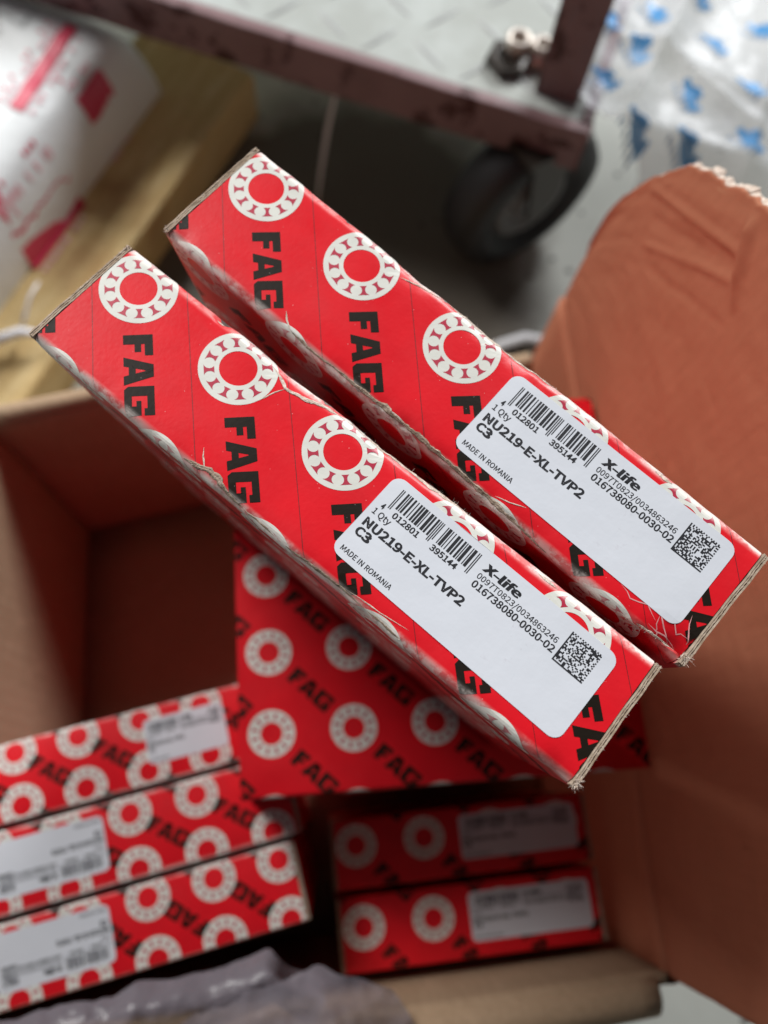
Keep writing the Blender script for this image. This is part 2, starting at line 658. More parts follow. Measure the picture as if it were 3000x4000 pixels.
def text2d(body, bold=0.0, shear=0.0):
    key = (body, bold, shear)
    if key in _tc:
        return _tc[key]
    cu = bpy.data.curves.new('t', 'FONT')
    cu.body = body
    cu.size = 1.0
    if FONT:
        cu.font = FONT
    cu.offset = bold
    cu.shear = shear
    cu.resolution_u = 3
    o = bpy.data.objects.new('t', cu)
    COL.objects.link(o)
    dg = bpy.context.evaluated_depsgraph_get()
    dg.update()
    me = o.evaluated_get(dg).to_mesh()
    vs = [(v.co.x, v.co.y) for v in me.vertices]
    fs = [tuple(p.vertices) for p in me.polygons]
    o.evaluated_get(dg).to_mesh_clear()
    bpy.data.objects.remove(o)
    bpy.data.curves.remove(cu)
    x0, x1 = min(v[0] for v in vs), max(v[0] for v in vs)
    _tc[key] = (vs, fs, x0, x1)
    return _tc[key]


def ean13(code):
    Lc = ["0001101", "0011001", "0010011", "0111101", "0100011", "0110001", "0101111", "0111011", "0110111", "0001011"]
    Gc = [''.join('1' if c == '0' else '0' for c in x)[::-1] for x in Lc]
    Rc = [''.join('1' if c == '0' else '0' for c in x) for x in Lc]
    par = ["LLLLLL", "LLGLGG", "LLGGLG", "LLGGGL", "LGLLGG", "LGGLLG", "LGGGLL", "LGLGLG", "LGLGGL", "LGGLGL"][int(code[0])]
    s = "101"
    for d, p in zip(code[1:7], par):
        s += (Lc if p == 'L' else Gc)[int(d)]
    s += "01010"
    for d in code[7:]:
        s += Rc[int(d)]
    return s + "101"


def make_label(surf, parent, ox, oy, w, h, rot=0.0, fine=True, seed=1, sx=1.0, sy=1.0, texts=True):
    """white sticker; ox,oy = its lower-left corner; content drawn for 71.7 x 27.2 and scaled"""
    ca, sa = math.cos(rot), math.sin(rot)

    def P(a, b):
        return (ox + a * ca - b * sa, oy + a * sa + b * ca)
    r = 3.0 * min(1, h / 27)
    pts = []
    for (cx, cy, t0) in ((w - r, r, -90), (w - r, h - r, 0), (r, h - r, 90), (r, r, 180)):
        for kk in range(7):
            t = math.radians(t0 + 15 * kk)
            pts.append(P(cx + r * math.cos(t), cy + r * math.sin(t)))
    pl = Printer(surf, -1, surf.L + 1, 0.13, fine)
    pl.poly(pts)
    for i_ in range(len(pts)):
        p_, q_ = pts[i_ - 1], pts[i_]
        pl.mb.add([surf(*p_, 0.0), surf(*q_, 0.0), surf(*q_, .13), surf(*p_, .13)], [(0, 1, 2, 3)])
    lab = pl.mb.build('label', 'label', parent)
    kx, ky = w / 71.7, h / 27.2
    pb = Printer(surf, -1, surf.L + 1, 0.17, fine)

    def rect(p, a0, a1, b0, b1):
        p.poly([P(a0 * kx, b0 * ky), P(a1 * kx, b0 * ky), P(a1 * kx, b1 * ky), P(a0 * kx, b1 * ky)])
    bits = ean13("4012801395144")
    mod = 26.0 / 95
    i = 0
    while i < 95:
        if bits[i] == '1':
            j = i
            while j < 95 and bits[j] == '1':
                j += 1
            guard = i < 3 or i > 91 or 44 < i < 50
            rect(pb, 3.9 + i * mod, 3.9 + j * mod, 18.3 if guard else 19.4, 24.9)
            i = j
        else:
            i += 1
    pb.mb.build('barcode', 'ink', lab)
    # two-dimensional code: random modules inside a solid corner and a dotted one
    pm = Printer(surf, -1, surf.L + 1, 0.17, fine)
    rr = random.Random(seed)
    n = 24
    a0, b0, sz = 58.8, 15.5, 9.2
    m = sz / n
    for y in range(n):
        x = 0
        row = []
        for xx in range(n):
            if xx == 0 or y == 0:
                on = True
            elif y == n - 1:
                on = xx % 2 == 0
            elif xx == n - 1:
                on = y % 2 == 0
            else:
                on = rr.random() < 0.47
            row.append(on)
        while x < n:
            if row[x]:
                x2 = x
                while x2 < n and row[x2]:
                    x2 += 1
                rect(pm, a0 + x * m, a0 + x2 * m, b0 + y * m, b0 + (y + 1.03) * m)
                x = x2
            else:
                x += 1
    pm.mb.build('matrix_code', 'ink', lab)
    pt = Printer(surf, -1, surf.L + 1, 0.17, fine)

    def text(body, a0, a1, b, cap, bold=0.012, shear=0.0):
        vs, fs, x0, x1 = text2d(body, bold, shear)
        f = (a1 - a0) / (x1 - x0)
        hv = text2d('H')[0]
        g = cap / max(v_[1] for v_ in hv)
        pt.tri_mesh([P((a0 + (v[0] - x0) * f) * kx, (b + v[1] * g) * ky) for v in vs], fs)
    text("4", 2.4, 3.4, 17.0, 1.65)
    text("012801", 6.2, 14.6, 17.0, 1.65)
    text("395144", 18.6, 27.0, 17.0, 1.65)
    text("1 Qty", 1.6, 7.2, 14.6, 1.75, 0.006)
    text("NU219-E-XL-TVP2", 1.7, 34.0, 10.6, 2.35, 0.016)
    text("C3", 1.7, 6.2, 7.4, 2.35, 0.016)
    text("3", 4.15, 6.5, 7.15, 2.35, 0.0)
    text("MADE IN ROMANIA", 2.0, 18.2, 1.7, 1.45, 0.006)
    for dx_ in (-.12, 0.0, .12):
        text("X-life", 32.2 + dx_, 43.6 + dx_, 21.9, 2.3, 0.012, 0.10)
    text("0097T0823/0034863246", 32.2, 57.4, 19.3, 1.6, 0.004)
    text("016738080-0030-02", 32.4, 58.0, 16.7, 1.9, 0.010)
    pt.mb.build('printed_text', 'ink', lab)
    return lab


def fray(mb, pos, direction, n, length, width, rg, spread=0.7):
    """a tuft of curling paper shreds"""
    for _ in range(n):
        d = (Vector(direction) + Vector((rg.uniform(-1, 1), rg.uniform(-1, 1), rg.uniform(-1, 1))) * spread).normalized()
        p = Vector(pos) + Vector((rg.uniform(-1, 1), rg.uniform(-1, 1), rg.uniform(-.6, .4))) * width * 2.5
        side = d.orthogonal().normalized()
        side.rotate(Matrix.Rotation(rg.uniform(0, 6.28), 3, d))
        w = width * rg.uniform(.4, 1.0)
        ln = length * rg.uniform(.4, 1.0)
        bend = Vector((rg.uniform(-1, 1), rg.uniform(-1, 1), rg.uniform(-1, .6))) * 0.9
        vs, fs = [], []
        for kk in range(5):
            t = kk / 4
            c = p + d * ln * t + bend * ln * t * t * 0.5
            ww = w * (1 - t * .75)
            vs += [c - side * ww, c + side * ww]
            if kk:
                fs.append((2 * kk - 2, 2 * kk - 1, 2 * kk + 1, 2 * kk))
        mb.add(vs, fs)


def torn_strip(surf, parent, path, width, rg, lift=0.35, mat='torn', name='torn_edge', hairs=0, step=0.45):
    """ragged ripped band along a path of (u, s) points; width may vary by point"""
    mb = MB()
    pts = []
    for a, b in zip(path[:-1], path[1:]):
        n = max(2, int(math.dist(a[:2], b[:2]) / step))
        for kk in range(n):
            t = kk / n
            pts.append((a[0] + (b[0] - a[0]) * t, a[1] + (b[1] - a[1]) * t))
    pts.append(path[-1][:2])
    m = len(pts)
    rows = []
    ph = rg.uniform(0, 50)
    for i, (u, s) in enumerate(pts):
        a, b = pts[max(i - 1, 0)], pts[min(i + 1, m - 1)]
        dx, dy = b[0] - a[0], b[1] - a[1]
        ln = math.hypot(dx, dy) or 1
        nx, ny = -dy / ln, dx / ln
        taper = min(1, 3.0 * i / m + .15, 3.0 * (m - 1 - i) / m + .15)
        w0 = width * taper * (0.35 + 1.0 * abs(fbm(u / 5.0, ph, 1, 2)) + .35 * abs(fbm(u / 1.3, ph, 7, 2)))
        w1 = width * taper * (0.30 + 1.0 * abs(fbm(u / 4.1, ph, 5, 2)) + .35 * abs(fbm(u / 1.0, ph, 9, 2)))
        row = []
        for t, hgt in ((-1, .15), (-.45, 0.75), (0.1, .55), (.55, 0.8), (1, .15)):
            wd = w0 if t < 0 else w1
            h = lift * .55 * hgt * (0.6 + 0.7 * abs(fbm(u / 2.3, s / 2 + t * 3, ph, 2))) * taper + 0.07
            uu, ss = u + nx * wd * t, s + ny * wd * t
            row.append(surf(uu, ss, h))
        rows.append(row)
    vs = [v for r in rows for v in r]
    fs = [(i * 5 + j, i * 5 + j + 1, (i + 1) * 5 + j + 1, (i + 1) * 5 + j) for i in range(m - 1) for j in range(4)]
    mb.add(vs, fs)
    o = mb.build(name, mat, parent)
    if hairs:
        hb = MB()
        for _ in range(int(hairs * .6)):
            u, s = rg.choice(pts)
            p = surf(u + rg.uniform(-.5, .5), s + rg.uniform(-.3, .3), 0.2)
            q = surf(u, s, 2.0)
            d = (Vector(q) - Vector(p)).normalized()
            fray(hb, p, d, 1, rg.uniform(.4, 1.2), 0.06, rg, 1.2)
        hb.build('paper_fibres', 'fibre', o)
    return o


def corrugated_edge(parent, x, y0, y1, z, thick, rg, name='corrugated_edge', depth=178.0):
    """raw top edge of an end panel: two liners with the wavy sheet between"""
    mb = MB()
    n = int((y1 - y0) / 0.7)

    def sheet(xa, xb, amp=0.0, drop=0.0):
        vs = []
        for i in range(n + 1):
            y = y0 + (y1 - y0) * i / n
            off = amp * math.sin(y / 2.3 * 2 * math.pi)
            j = 0.14 * fbm(y / 1.8, xa * 3, 2) - drop
            wob = 0.16 * fbm(y / 6, x, 4)
            vs += [(xa + off + wob, y, z + j), (xb + off + wob, y, z + j), (xb + off + wob, y, z - 2.5), (xa + off + wob, y, z - 2.5)]
        fs = []
        for i in range(n):
            for kk in range(4):
                fs.append((i * 4 + kk, (i + 1) * 4 + kk, (i + 1) * 4 + (kk + 1) % 4, i * 4 + (kk + 1) % 4))
        fs += [(0, 1, 2, 3), (n * 4 + 3, n * 4 + 2, n * 4 + 1, n * 4)]
        mb.add(vs, fs)
    t = thick
    sheet(x - t / 2, x - t / 2 + 0.42)
    sheet(x + t / 2 - 0.42, x + t / 2)
    sheet(x - 0.25, x + 0.12, 0.07, 0.12)
    return mb.build(name, 'raw', parent)


def box_body(surf, parent, ulo, uhi, ustep, fine=True):
    """the folded sleeve of printed board"""
    pr = Printer(surf, ulo, uhi, 0, fine)
    cuts = [c for c in pr.cuts]
    cuts[0] = -surf.H + surf.r
    cuts[-1] = surf.W + surf.H - surf.r
    nu = max(2, int((uhi - ulo) / ustep))
    vs, fs = [], []
    m = len(cuts)
    for i in range(nu + 1):
        u = ulo + (uhi - ulo) * i / nu
        for c in cuts:
            vs.append(surf(u, c))
    for i in range(nu):
        for j in range(m - 1):
            fs.append((i * m + j, (i + 1) * m + j, (i + 1) * m + j + 1, i * m + j + 1))
        fs.append((i * m + m - 1, (i + 1) * m + m - 1, (i + 1) * m, i * m))
    # closed ends: hidden behind the end panels
    return mesh_obj('printed_sleeve', vs, fs, 'red', parent, True)


def end_panel(parent, surf, x0, x1, name='end_panel'):
    mb = MB()
    W, H = surf.W, surf.H
    mb.box(x0, x1, -W / 2 + .35, W / 2 - .35, -H + .2, -1.9)
    return mb.build(name, 'red', parent)


def bearing_box(label, top, yaw, L, W, H, roll=0.0, seed=0, r=1.3, fine=True, rough=1.0, group=None, pattern=None, dents=(), rack=0.0, raw_ends=True):
    """top = centre of the upper panel; returns (empty, surf)"""
    R3 = Euler((roll, 0, yaw)).to_matrix()
    base = Vector(top) - R3 @ Vector((0, 0, H))
    root = empty('bearing_box', base, (roll, 0, yaw))
    tag(root, label, 'box', group)
    holder = root
    surf0 = Surf(L, W, H, r, seed, rough, dents)

    class Lift:                       # same skin, measured from the base of the box; the sleeve has racked sideways a little
        def __getattr__(self, a):
            return getattr(surf0, a)

        def __call__(self, u, s, off=0.0):
            x, y, z = surf0(u, s, off)
            return (x, y - rack * z, z + H)
    sf = Lift()
    e = 1.9 if raw_ends else 0.0
    box_body(sf, root, e, L - e, 1.2 if fine else 12, fine)
    rg = random.Random(seed + 100)
    for sgn, nm in ((-1, 'a'), (1, 'b')):
        xc = sgn * (L / 2 - 0.85)
        if not raw_ends:
            mb = MB()
            mb.box(xc - .8, xc + .8, -W / 2 + .35, W / 2 - .35, .2, H - .3)
            mb.build('end_panel', 'red', root)
            continue
        mb = MB()
        mb.box(xc - .8, xc + .8, -W / 2 + .35, W / 2 - .35, .2, H - 2.2)
        mb.v = [(v[0], v[1] - rack * (v[2] - H), v[2]) for v in mb.v]
        mb.build('end_panel', 'red', root)
        corrugated_edge(root, xc, -W / 2 + .5, W / 2 - .5, H + .02, 1.6, rg)
    if pattern:
        print_pattern(sf, root, e, L - e, fine=fine, **pattern)
    return root, sf


# ------------------------------------------------------------------ setting
mb = MB()
mb.add([(-2500, -2500, -6), (2500, -2500, -6), (2500, 2500, -6), (-2500, 2500, -6)], [(0, 1, 2, 3)])
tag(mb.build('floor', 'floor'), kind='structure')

# ------------------------------------------------------------------ shipping carton
carton = empty('shipping_carton', (0, 0, -5.5))
tag(carton, 'open brown cardboard carton holding the red boxes, its right flap standing up', 'carton')
Z0 = 5.5


def slab(name, P, nrm, t, na, nb, mat, parent):
    """board: P(a,b) inner face, nrm outward, t thick"""
    vs, fs = [], []
    for i in range(na + 1):
        for j in range(nb + 1):
            a, b = i / na, j / nb
            p, n = Vector(P(a, b)), Vector(nrm(a, b)).normalized()
            vs += [p + Vector((0, 0, Z0)), p + n * t + Vector((0, 0, Z0))]
    W = nb + 1

    def ix(i, j, k):
        return (i * W + j) * 2 + k
    for i in range(na):
        for j in range(nb):
            fs.append((ix(i, j, 0), ix(i, j + 1, 0), ix(i + 1, j + 1, 0), ix(i + 1, j, 0)))
            fs.append((ix(i, j, 1), ix(i + 1, j, 1), ix(i + 1, j + 1, 1), ix(i, j + 1, 1)))
    for i in range(na):
        fs.append((ix(i, 0, 0), ix(i + 1, 0, 0), ix(i + 1, 0, 1), ix(i, 0, 1)))
        fs.append((ix(i, nb, 0), ix(i, nb, 1), ix(i + 1, nb, 1), ix(i + 1, nb, 0)))
    for j in range(nb):
        fs.append((ix(0, j, 0), ix(0, j, 1), ix(0, j + 1, 1), ix(0, j + 1, 0)))
        fs.append((ix(na, j, 0), ix(na, j + 1, 0), ix(na, j + 1, 1), ix(na, j, 1)))
    return mesh_obj(name, vs, fs, mat, parent, True)


FL, FR, NR, NL = Vector((-168, 113, 0)), Vector((141, 172, 0)), Vector((140, -166, 0)), Vector((-168, -166, 0))
CH = 189.0


def sag(a):
    t_ = max(0, min(1, (a - .76) / .2))
    return 75 * t_ * t_ * (3 - 2 * t_)


def wall(p, q, bulge, seed, drop=None, mat='kraft'):
    d = (q - p).normalized()
    n = Vector((-d.y, d.x, 0))          # outward when walking clockwise seen from above

    def P(a, b):
        w = bulge * math.sin(math.pi * a) * b + 0.8 * fbm(a * 3, b * 3, seed)
        return (p - d * 5).lerp(q + d * 5, a) + Vector((0, 0, -4 + b * (4 + CH - (drop(a) if drop else 0)))) + n * w
    return slab('wall', P, lambda a, b: n, 4.5, 24, 14, mat, carton)


wall(FL, FR, 2, 1, sag)
wall(FR, NR, 1, 2, None, 'kraft_flap')
wall(NR, NL, 6, 3)
wall(NL, FL, 3, 4)
slab('bottom_panel', lambda a, b: (-172 + 316 * a, -168 + (284 + 62 * a) * b, 0.5), lambda a, b: (0, 0, -1), 4.0, 8, 8, 'kraft', carton)


def folded_flap(p, q, prof, seed, mat='kraft', bulge=0, drop=None):
    """flap bent over the rim and hanging outside; prof = [(out, z)]"""
    d = (q - p).normalized()
    n = Vector((-d.y, d.x, 0))
    nb = 24
    ls = [0]
    for a, b in zip(prof[:-1], prof[1:]):
        ls.append(ls[-1] + math.dist(a, b))

    def at(b):
        x = b ** 2.2 * ls[-1]
        for kk in range(len(prof) - 1):
            if x <= ls[kk + 1] + 1e-6:
                t = (x - ls[kk]) / (ls[kk + 1] - ls[kk])
                return (prof[kk][0] + (prof[kk + 1][0] - prof[kk][0]) * t, prof[kk][1] + (prof[kk + 1][1] - prof[kk][1]) * t)
        return prof[-1]

    def P(a, b):
        o, z = at(b)
        o += bulge * math.sin(math.pi * a)
        return p.lerp(q, a) + n * (o + .8 * fbm(a * 4, b * 2, seed)) + Vector((0, 0, z - (drop(a) if drop else 0) + .8 * fbm(a * 5, b * 2, seed + 3)))

    def nr(a, b):
        o0, z0 = at(max(0, b - .02))
        o1, z1 = at(min(1, b + .02))
        return n * (z0 - z1) * -1 + Vector((0, 0, (o1 - o0) * -1))
    return slab('flap', P, nr, 3.0, 30, nb, mat, carton)


folded_flap(FL, FR, [(0.5, 190.5), (2, 193), (5, 194.5), (9, 193), (11.5, 188), (12.5, 170), (20, 90)], 11, drop=sag)
folded_flap(NR + Vector((-6, 0, 0)), NL, [(0.5, 190.5), (3, 194), (9, 196), (14, 194), (18, 187), (20, 170), (30, 60)], 12, bulge=6)
folded_flap(NL, FL, [(0.5, 190.5), (2, 193), (5, 194.5), (9, 193), (11.5, 188), (12.5, 170), (30, 60)], 13, bulge=3)


# the flap that stands up on the right, its far corner crumpled
TOPZ = [(175, 238), (172, 268), (166, 291), (152, 318), (136, 345), (115, 363), (99, 375), (86, 386), (60, 391), (-170, 393)]


def flap_top(y):
    for (ya, za), (yb, zb) in zip(TOPZ[:-1], TOPZ[1:]):
        if y >= yb:
            return za + (zb - za) * (ya - y) / (ya - yb)
    return TOPZ[-1][1]


def flap_P(a, b):
    y = 174.5 - 342 * a ** 1.25
    zt = flap_top(y)
    z = 190.5 + (zt - 190.5) * b
    hh = (z - 190) / 200
    x = 141.5 - 1.0 * a + 3 * hh * hh - 2.0 * math.sin(math.pi * min(1, a * 1.3)) * hh
    # crumpled corner: e = distance below the bent edge, s_ = distance along it
    e = -((y - 136) * .65 + (z - 345) * .76)
    s_ = (136 - y) * .76 + (z - 345) * .65
    w = max(0, min(1, (s_ + 34) / 14)) * max(0, min(1, (58 - s_) / 8)) * max(0, min(1, (50 - e) / 10))
    if w > 0:
        x += .6 * w * (2.6 * max(0, 1 - e / 9) - 1.8 * (1 - min(1, abs(e - 15 - .06 * s_) / 3)) + 1.3 * (1 - min(1, abs(e - 24) / 5)) - 1.4 * (1 - min(1, abs(e - 33 + .1 * s_) / 2.6)) + 1.1 * (1 - min(1, abs(e - 44) / 3)) + .6 * fbm(e / 14, s_ / 40, 3, 1))
    x -= 3.4 * max(0, 1 - abs(s_ - 58) / 4.0) * max(0, min(1, (e - 4) / 6)) * max(0, min(1, (38 - e) / 14))
    x += 1.0 * fbm(a * 5, b * 4, 21) + .3 * fbm(a * 22, b * 18, 8)
    if b > .98:
        z += 2.0 * fbm(a * 40, 1, 5)
    return (x, y, z)


slab('flap', flap_P, lambda a, b: (1, 0, -.05), 2.6, 260, 140, 'kraft_flap', carton)["label"] = "upright orange-brown flap with a crumpled torn corner"
# torn liner peeling along the crumpled top edge
mb = MB()
rg = random.Random(3)
prev = None
for i in range(90):
    a = .12 + .24 * i / 90
    p0 = Vector(flap_P(a, .985))
    hg = 2.5 + 2.2 * fbm(i / 7, 0, 4) + .8 * fbm(i / 1.7, 3, 4)
    cur = [p0 + Vector((.6, 0, -1.5 + Z0)), p0 + Vector((1.6 + fbm(i / 9, 8, 2), 0, 1.5 + hg * .5 + Z0)), p0 + Vector((3.4 + 1.5 * fbm(i / 6, 8, 2), 0, 1.0 + hg + Z0))]
    if prev:
        mb.add(prev + cur, [(0, 3, 4, 1), (1, 4, 5, 2)])
    prev = cur
mb.build('torn_liner', 'torn', carton)

# ------------------------------------------------------------------ the two upright boxes
PITCH = dict(u0=12.0, v0=29.5, pu=36.35, pv=38.1, R=10.8, th=7.9, tl=24.0, lines=(23.7, 36.3, 0.12), drift=0.025)
dA = [(60, 38.5, 9, 4, .8), (90, 38.5, 12, 3, .7), (110, -1, 12, 3, .8), (70, -1, 10, 3, .7), (36, 38, 2.5, 1.6, .7), (175, -1, 5, 4, .8)]
A, sA = bearing_box('upright narrow red bearing box nearest the camera, white label, its left end over the carton edge',
                    (0.69, -4.73, 397.3), math.radians(-43.93), 180, 37.6, 179, seed=11, r=2.6, group='two upright red boxes in focus', pattern=PITCH, dents=dA, rack=0.13)
A["label"] = 'lower of the two sharp upright red bearing boxes, cracked along its right edge'
make_label(sA, A, 98.8, 7.0, 71.7, 27.2, math.radians(-1.2), seed=5)
dB = [(62, 38.5, 7, 4, .7), (95, 38.5, 14, 3, .8), (95, -1, 30, 3.2, 1.0), (176.5, 1.0, 6, 4.0, 2.8), (166, -3.5, 8, 4, 1.2), (5, 0, 4, 3, .6)]
B, sB = bearing_box('', (34.07, 23.0, 399.2), math.radians(-46.0), 180, 37.6, 179, roll=math.radians(2.9), seed=23, r=2.6,
                    group='two upright red boxes in focus', pattern=PITCH, dents=dB, rack=0.10)
B["label"] = 'upper of the two sharp upright red bearing boxes, creased at its lower right corner'
make_label(sB, B, 100.4, 5.9, 72.6, 28.0, math.radians(0.3), seed=9)

rg = random.Random(17)
# rips along the folds of the lower box
torn_strip(sA, A, [(54.5, 36.4), (58, 35.4), (61.5, 33.4), (64, 33.8), (68, 34.8), (73, 36.4), (79, 37.4)], .75, rg, .35, hairs=18)
torn_strip(sA, A, [(61.5, 33.0), (60.2, 30.5), (58.6, 26.0)], .28, rg, .12)
torn_strip(sA, A, [(80, 37.6), (90, 38.0), (100, 37.7), (112, 37.8), (121, 38.3)], .95, rg, .5, hairs=130)
torn_strip(sA, A, [(57.0, 6.4), (58.6, 4.4), (61.0, 2.2)], .30, rg, .12)
torn_strip(sA, A, [(55, .6), (59, 1.4), (62.5, 2.6), (66, 2.2), (70, .6), (75, .2)], 1.25, rg, .55, mat='torn_dark', hairs=26)
torn_strip(sA, A, [(75, .2), (80, .3), (86, .0)], .45, rg, .3, mat='torn_dark')
torn_strip(sA, A, [(90, -.2), (97, .1), (103, .5), (109, .6), (115, .3)], .85, rg, .35, mat='torn_dark', hairs=14)
torn_strip(sA, A, [(116, .2), (121, .6), (127, .4)], .5, rg, .3, mat='torn_dark', hairs=6)
torn_strip(sA, A, [(108, 1.2), (113, 2.0), (119, 2.4), (127, 3.6)], .22, rg, .12)
torn_strip(sA, A, [(34.2, 37.0), (36.8, 37.2)], .9, rg, .3)
torn_strip(sA, A, [(143, 36.9), (149, 37.0)], .7, rg, .3, hairs=8)
# and of the upper one
torn_strip(sB, B, [(58.5, 34.2), (62.5, 35.4), (66, 36.4), (72, 37.2)], .38, rg, .25, hairs=8)
torn_strip(sB, B, [(74, 37.6), (86, 37.7), (98, 37.8), (112, 37.9)], .95, rg, .5, hairs=110)
torn_strip(sB, B, [(60, .9), (72, 1.0), (82, 1.2), (94, 1.3), (106, 1.0), (118, .7), (128, -.2), (137, -1.0)], 1.35, rg, .8, mat='torn_dark', hairs=90)
torn_strip(sB, B, [(42.6, 4.6), (44.5, 2.8), (47.5, 1.0)], .30, rg, .15)
torn_strip(sB, B, [(47.5, 1.0), (54, .4), (62, .6)], .6, rg, .4, mat='torn_dark', hairs=12)
torn_strip(sB, B, [(118, 2.4), (122, 3.6), (126, 5.4)], .26, rg, .12)
torn_strip(sB, B, [(144.5, 36.8), (150, 36.9)], .7, rg, .3, hairs=8)
torn_strip(sB, B, [(165, .2), (170, .8), (177.6, 1.2)], 1.2, rg, .6, hairs=30)
for path in ([(156, 5.6), (160, 5.0), (164, 6.0), (168, 4.4)], [(166, 9), (171, 4.2), (175, 1.2)], [(170, 8.8), (173.5, 5.5), (177, 6.2)], [(167, 2.6), (172, 3.2), (176.5, 2.0)],
             [(174, 12), (176, 8), (177.6, 3)], [(168, 6.5), (170, 2), (171, -1)]):
    torn_strip(sB, B, [(a_ + rg.uniform(-.5, .5), b_ + rg.uniform(-.5, .5)) for kk_ in range(len(path) - 1) for a_, b_ in (path[kk_], ((path[kk_][0] + path[kk_ + 1][0]) / 2, (path[kk_][1] + path[kk_ + 1][1]) / 2))] + [path[-1]], .2, rg, .03, mat='crease', name='crease')

# frayed corners
for box, sf, spots in ((A, sA, [(179, 0.8, 70, 3.4), (1.0, .8, 26, 1.6), (1.0, 36.6, 34, 1.9), (179, 37.0, 40, 1.8)]),
                       (B, sB, [(178.5, 0.6, 90, 3.4), (1.4, 1.0, 60, 2.4), (1.0, 36.6, 36, 1.9), (179, 36.8, 20, 1.4)])):
    for (u, s, n, ln) in spots:
        fb = MB()
        p = Vector(sf(u, s, -.2))
        p.z = max(p.z, 178.2)
        c = Vector(sf(90, 18.8, -6))
        d = (p - c)
        d.normalize()
        d.z += .5
        fray(fb, p, d, n, ln * .62, .24, rg, 1.3)
        fo = fb.build('frayed_corner', 'torn', box)
        fb = MB()
        fray(fb, p, d, n // 2, ln * .75, .16, rg, 1.4)
        fb.build('paper_fibres', 'fibre', fo)
    # fibres standing off the cut ends
    for u in (0.6, 179.4):
        fb = MB()
        for _ in range(60):
            s = rg.uniform(1.5, 36)
            fray(fb, Vector(sf(u, s, .1)), Vector((1 if u > 90 else -1, 0, .4)), 1, .9, .05, rg, .8)
        fb.build('paper_fibres', 'fibre', box)

# ------------------------------------------------------------------ boxes inside the carton
C, sC = bearing_box('square red bearing box lying flat under the two upright boxes, wide ringed face up', (47.7, 11, 218), 0, 180, 180, 37.4, seed=31, r=1.6, fine=False, rough=.0, raw_ends=False,
                    pattern=dict(u0=14.0, v0=26.5, pu=36.0, pv=35.6, R=10.2, th=7.4, tl=22.5))
# left row of three, tilted
yaw = math.radians(10.6)
t, nn = Vector((math.cos(yaw), math.sin(yaw), 0)), Vector((-math.sin(yaw), math.cos(yaw), 0))
rows = [
    (Vector((-163, -83.5, 0)), 36.2, dict(u0=18.6, v0=30.5, pu=29.2, pv=24.5, R=9.8, th=7.2, tl=20.5), (78, 8.6, 38, 21, 0), 'red box with label at its right end, farthest of the tilted left row'),
    (Vector((-161.5, -122.5, 0)), 36.8, dict(u0=40.0, v0=28.8, pu=31.0, pv=25.3, R=9.9, th=7.2, tl=20.5), (58.5, 31.5, 51, 24.5, math.pi), 'red box with label at its left end, middle of the tilted left row'),
    (Vector((-159.5, -160.0, 0)), 35.4, dict(u0=47.5, v0=28.6, pu=30.0, pv=26.5, R=9.9, th=7.2, tl=20.5, flip=True), (60.0, 31.0, 51, 24.5, math.pi), 'red box with upside-down lettering, beside the grey plastic bag'),
]
for i, (o, W, pat, lb, lab) in enumerate(rows):
    Lr = 146
    c = o + t * (Lr / 2) + nn * (W / 2)
    bx, sf = bearing_box(lab, (c.x, c.y, 179.5), yaw, Lr, W - .8, 179, seed=41 + i, r=1.2, fine=False, rough=0, group='red boxes standing in the carton', pattern=dict(pat, srange=(-30, W + 30)))
    make_label(sf, bx, lb[0] if lb[4] == 0 else lb[0], lb[1], lb[2], lb[3], lb[4], fine=False, seed=60 + i)
# right row: one tall box under the flat one, two shorter ones in front
for i, (cx, cy, L_, W, H_, lab, lb) in enumerate(((60, -62, 122, 33, 179.5, 'red box in the right row mostly hidden under the flat square box', None),
                                                  (61.5, -108, 133.5, 33.0, 139.5, 'labelled red box in the right row, between the flat square box and its near neighbour', (66, 7.2, 61, 22)),
                                                  (62.8, -145.2, 133.5, 34.5, 139.5, 'red box in the right row against the near carton wall', (66, 7.2, 62, 23)))):
    bx, sf = bearing_box(lab, (cx, cy, H_), math.radians(1.8), L_, W, H_, seed=51 + i, r=1.2, fine=False, rough=0, group='red boxes standing in the carton',
                         pattern=dict(u0=12.6, v0=20.4, pu=35.0, pv=39.0, R=10.5, th=7.2, tl=22, srange=(-30, W + 30)))
    if lb:
        make_label(sf, bx, *lb, 0.0, fine=False, seed=70 + i)

# ------------------------------------------------------------------ grey polybag in the near left corner
bag = empty('plastic_bag', (-80, -190, 190))
tag(bag, 'crumpled grey see-through plastic bag at the lower left, over the carton edge', 'bag')


def sheet(name, P, na, nb, mat, parent, smooth=True):
    vs = [P(i / na, j / nb) for i in range(na + 1) for j in range(nb + 1)]
    W = nb + 1
    fs = [(i * W + j, (i + 1) * W + j, (i + 1) * W + j + 1, i * W + j + 1) for i in range(na) for j in range(nb)]
    return mesh_obj(name, vs, fs, mat, parent, smooth)


def crumple(x, y, sc_, seed):
    v = 0
    for kk, (f, a) in enumerate(((1, 1), (2.1, .5), (4.3, .25))):
        v += a * (1 - 2 * abs(noise.noise(Vector((x / sc_ * f, y / sc_ * f, seed + kk * 3.1)))))
    return v


def bagP1(a, b):          # far lip of the bag
    x = -190 + 178 * a + 5 * fbm(b * 3, a * 2, 6)
    yb = -161 + 22 * a - 26 * max(0, a - .88) * 5 + 3 * fbm(a * 9, 0, 2)
    y = yb - 22 * b
    z = 197 + 8 * math.sin(math.pi * min(1, b * 1.2)) - 18 * max(0, b - .7) + 2.6 * crumple(x, y, 38, 3) + .3 * crumple(x, y, 12, 13) - 30 * max(0, a - .9) * 5
    return (x + 80, y + 190, z - 190)


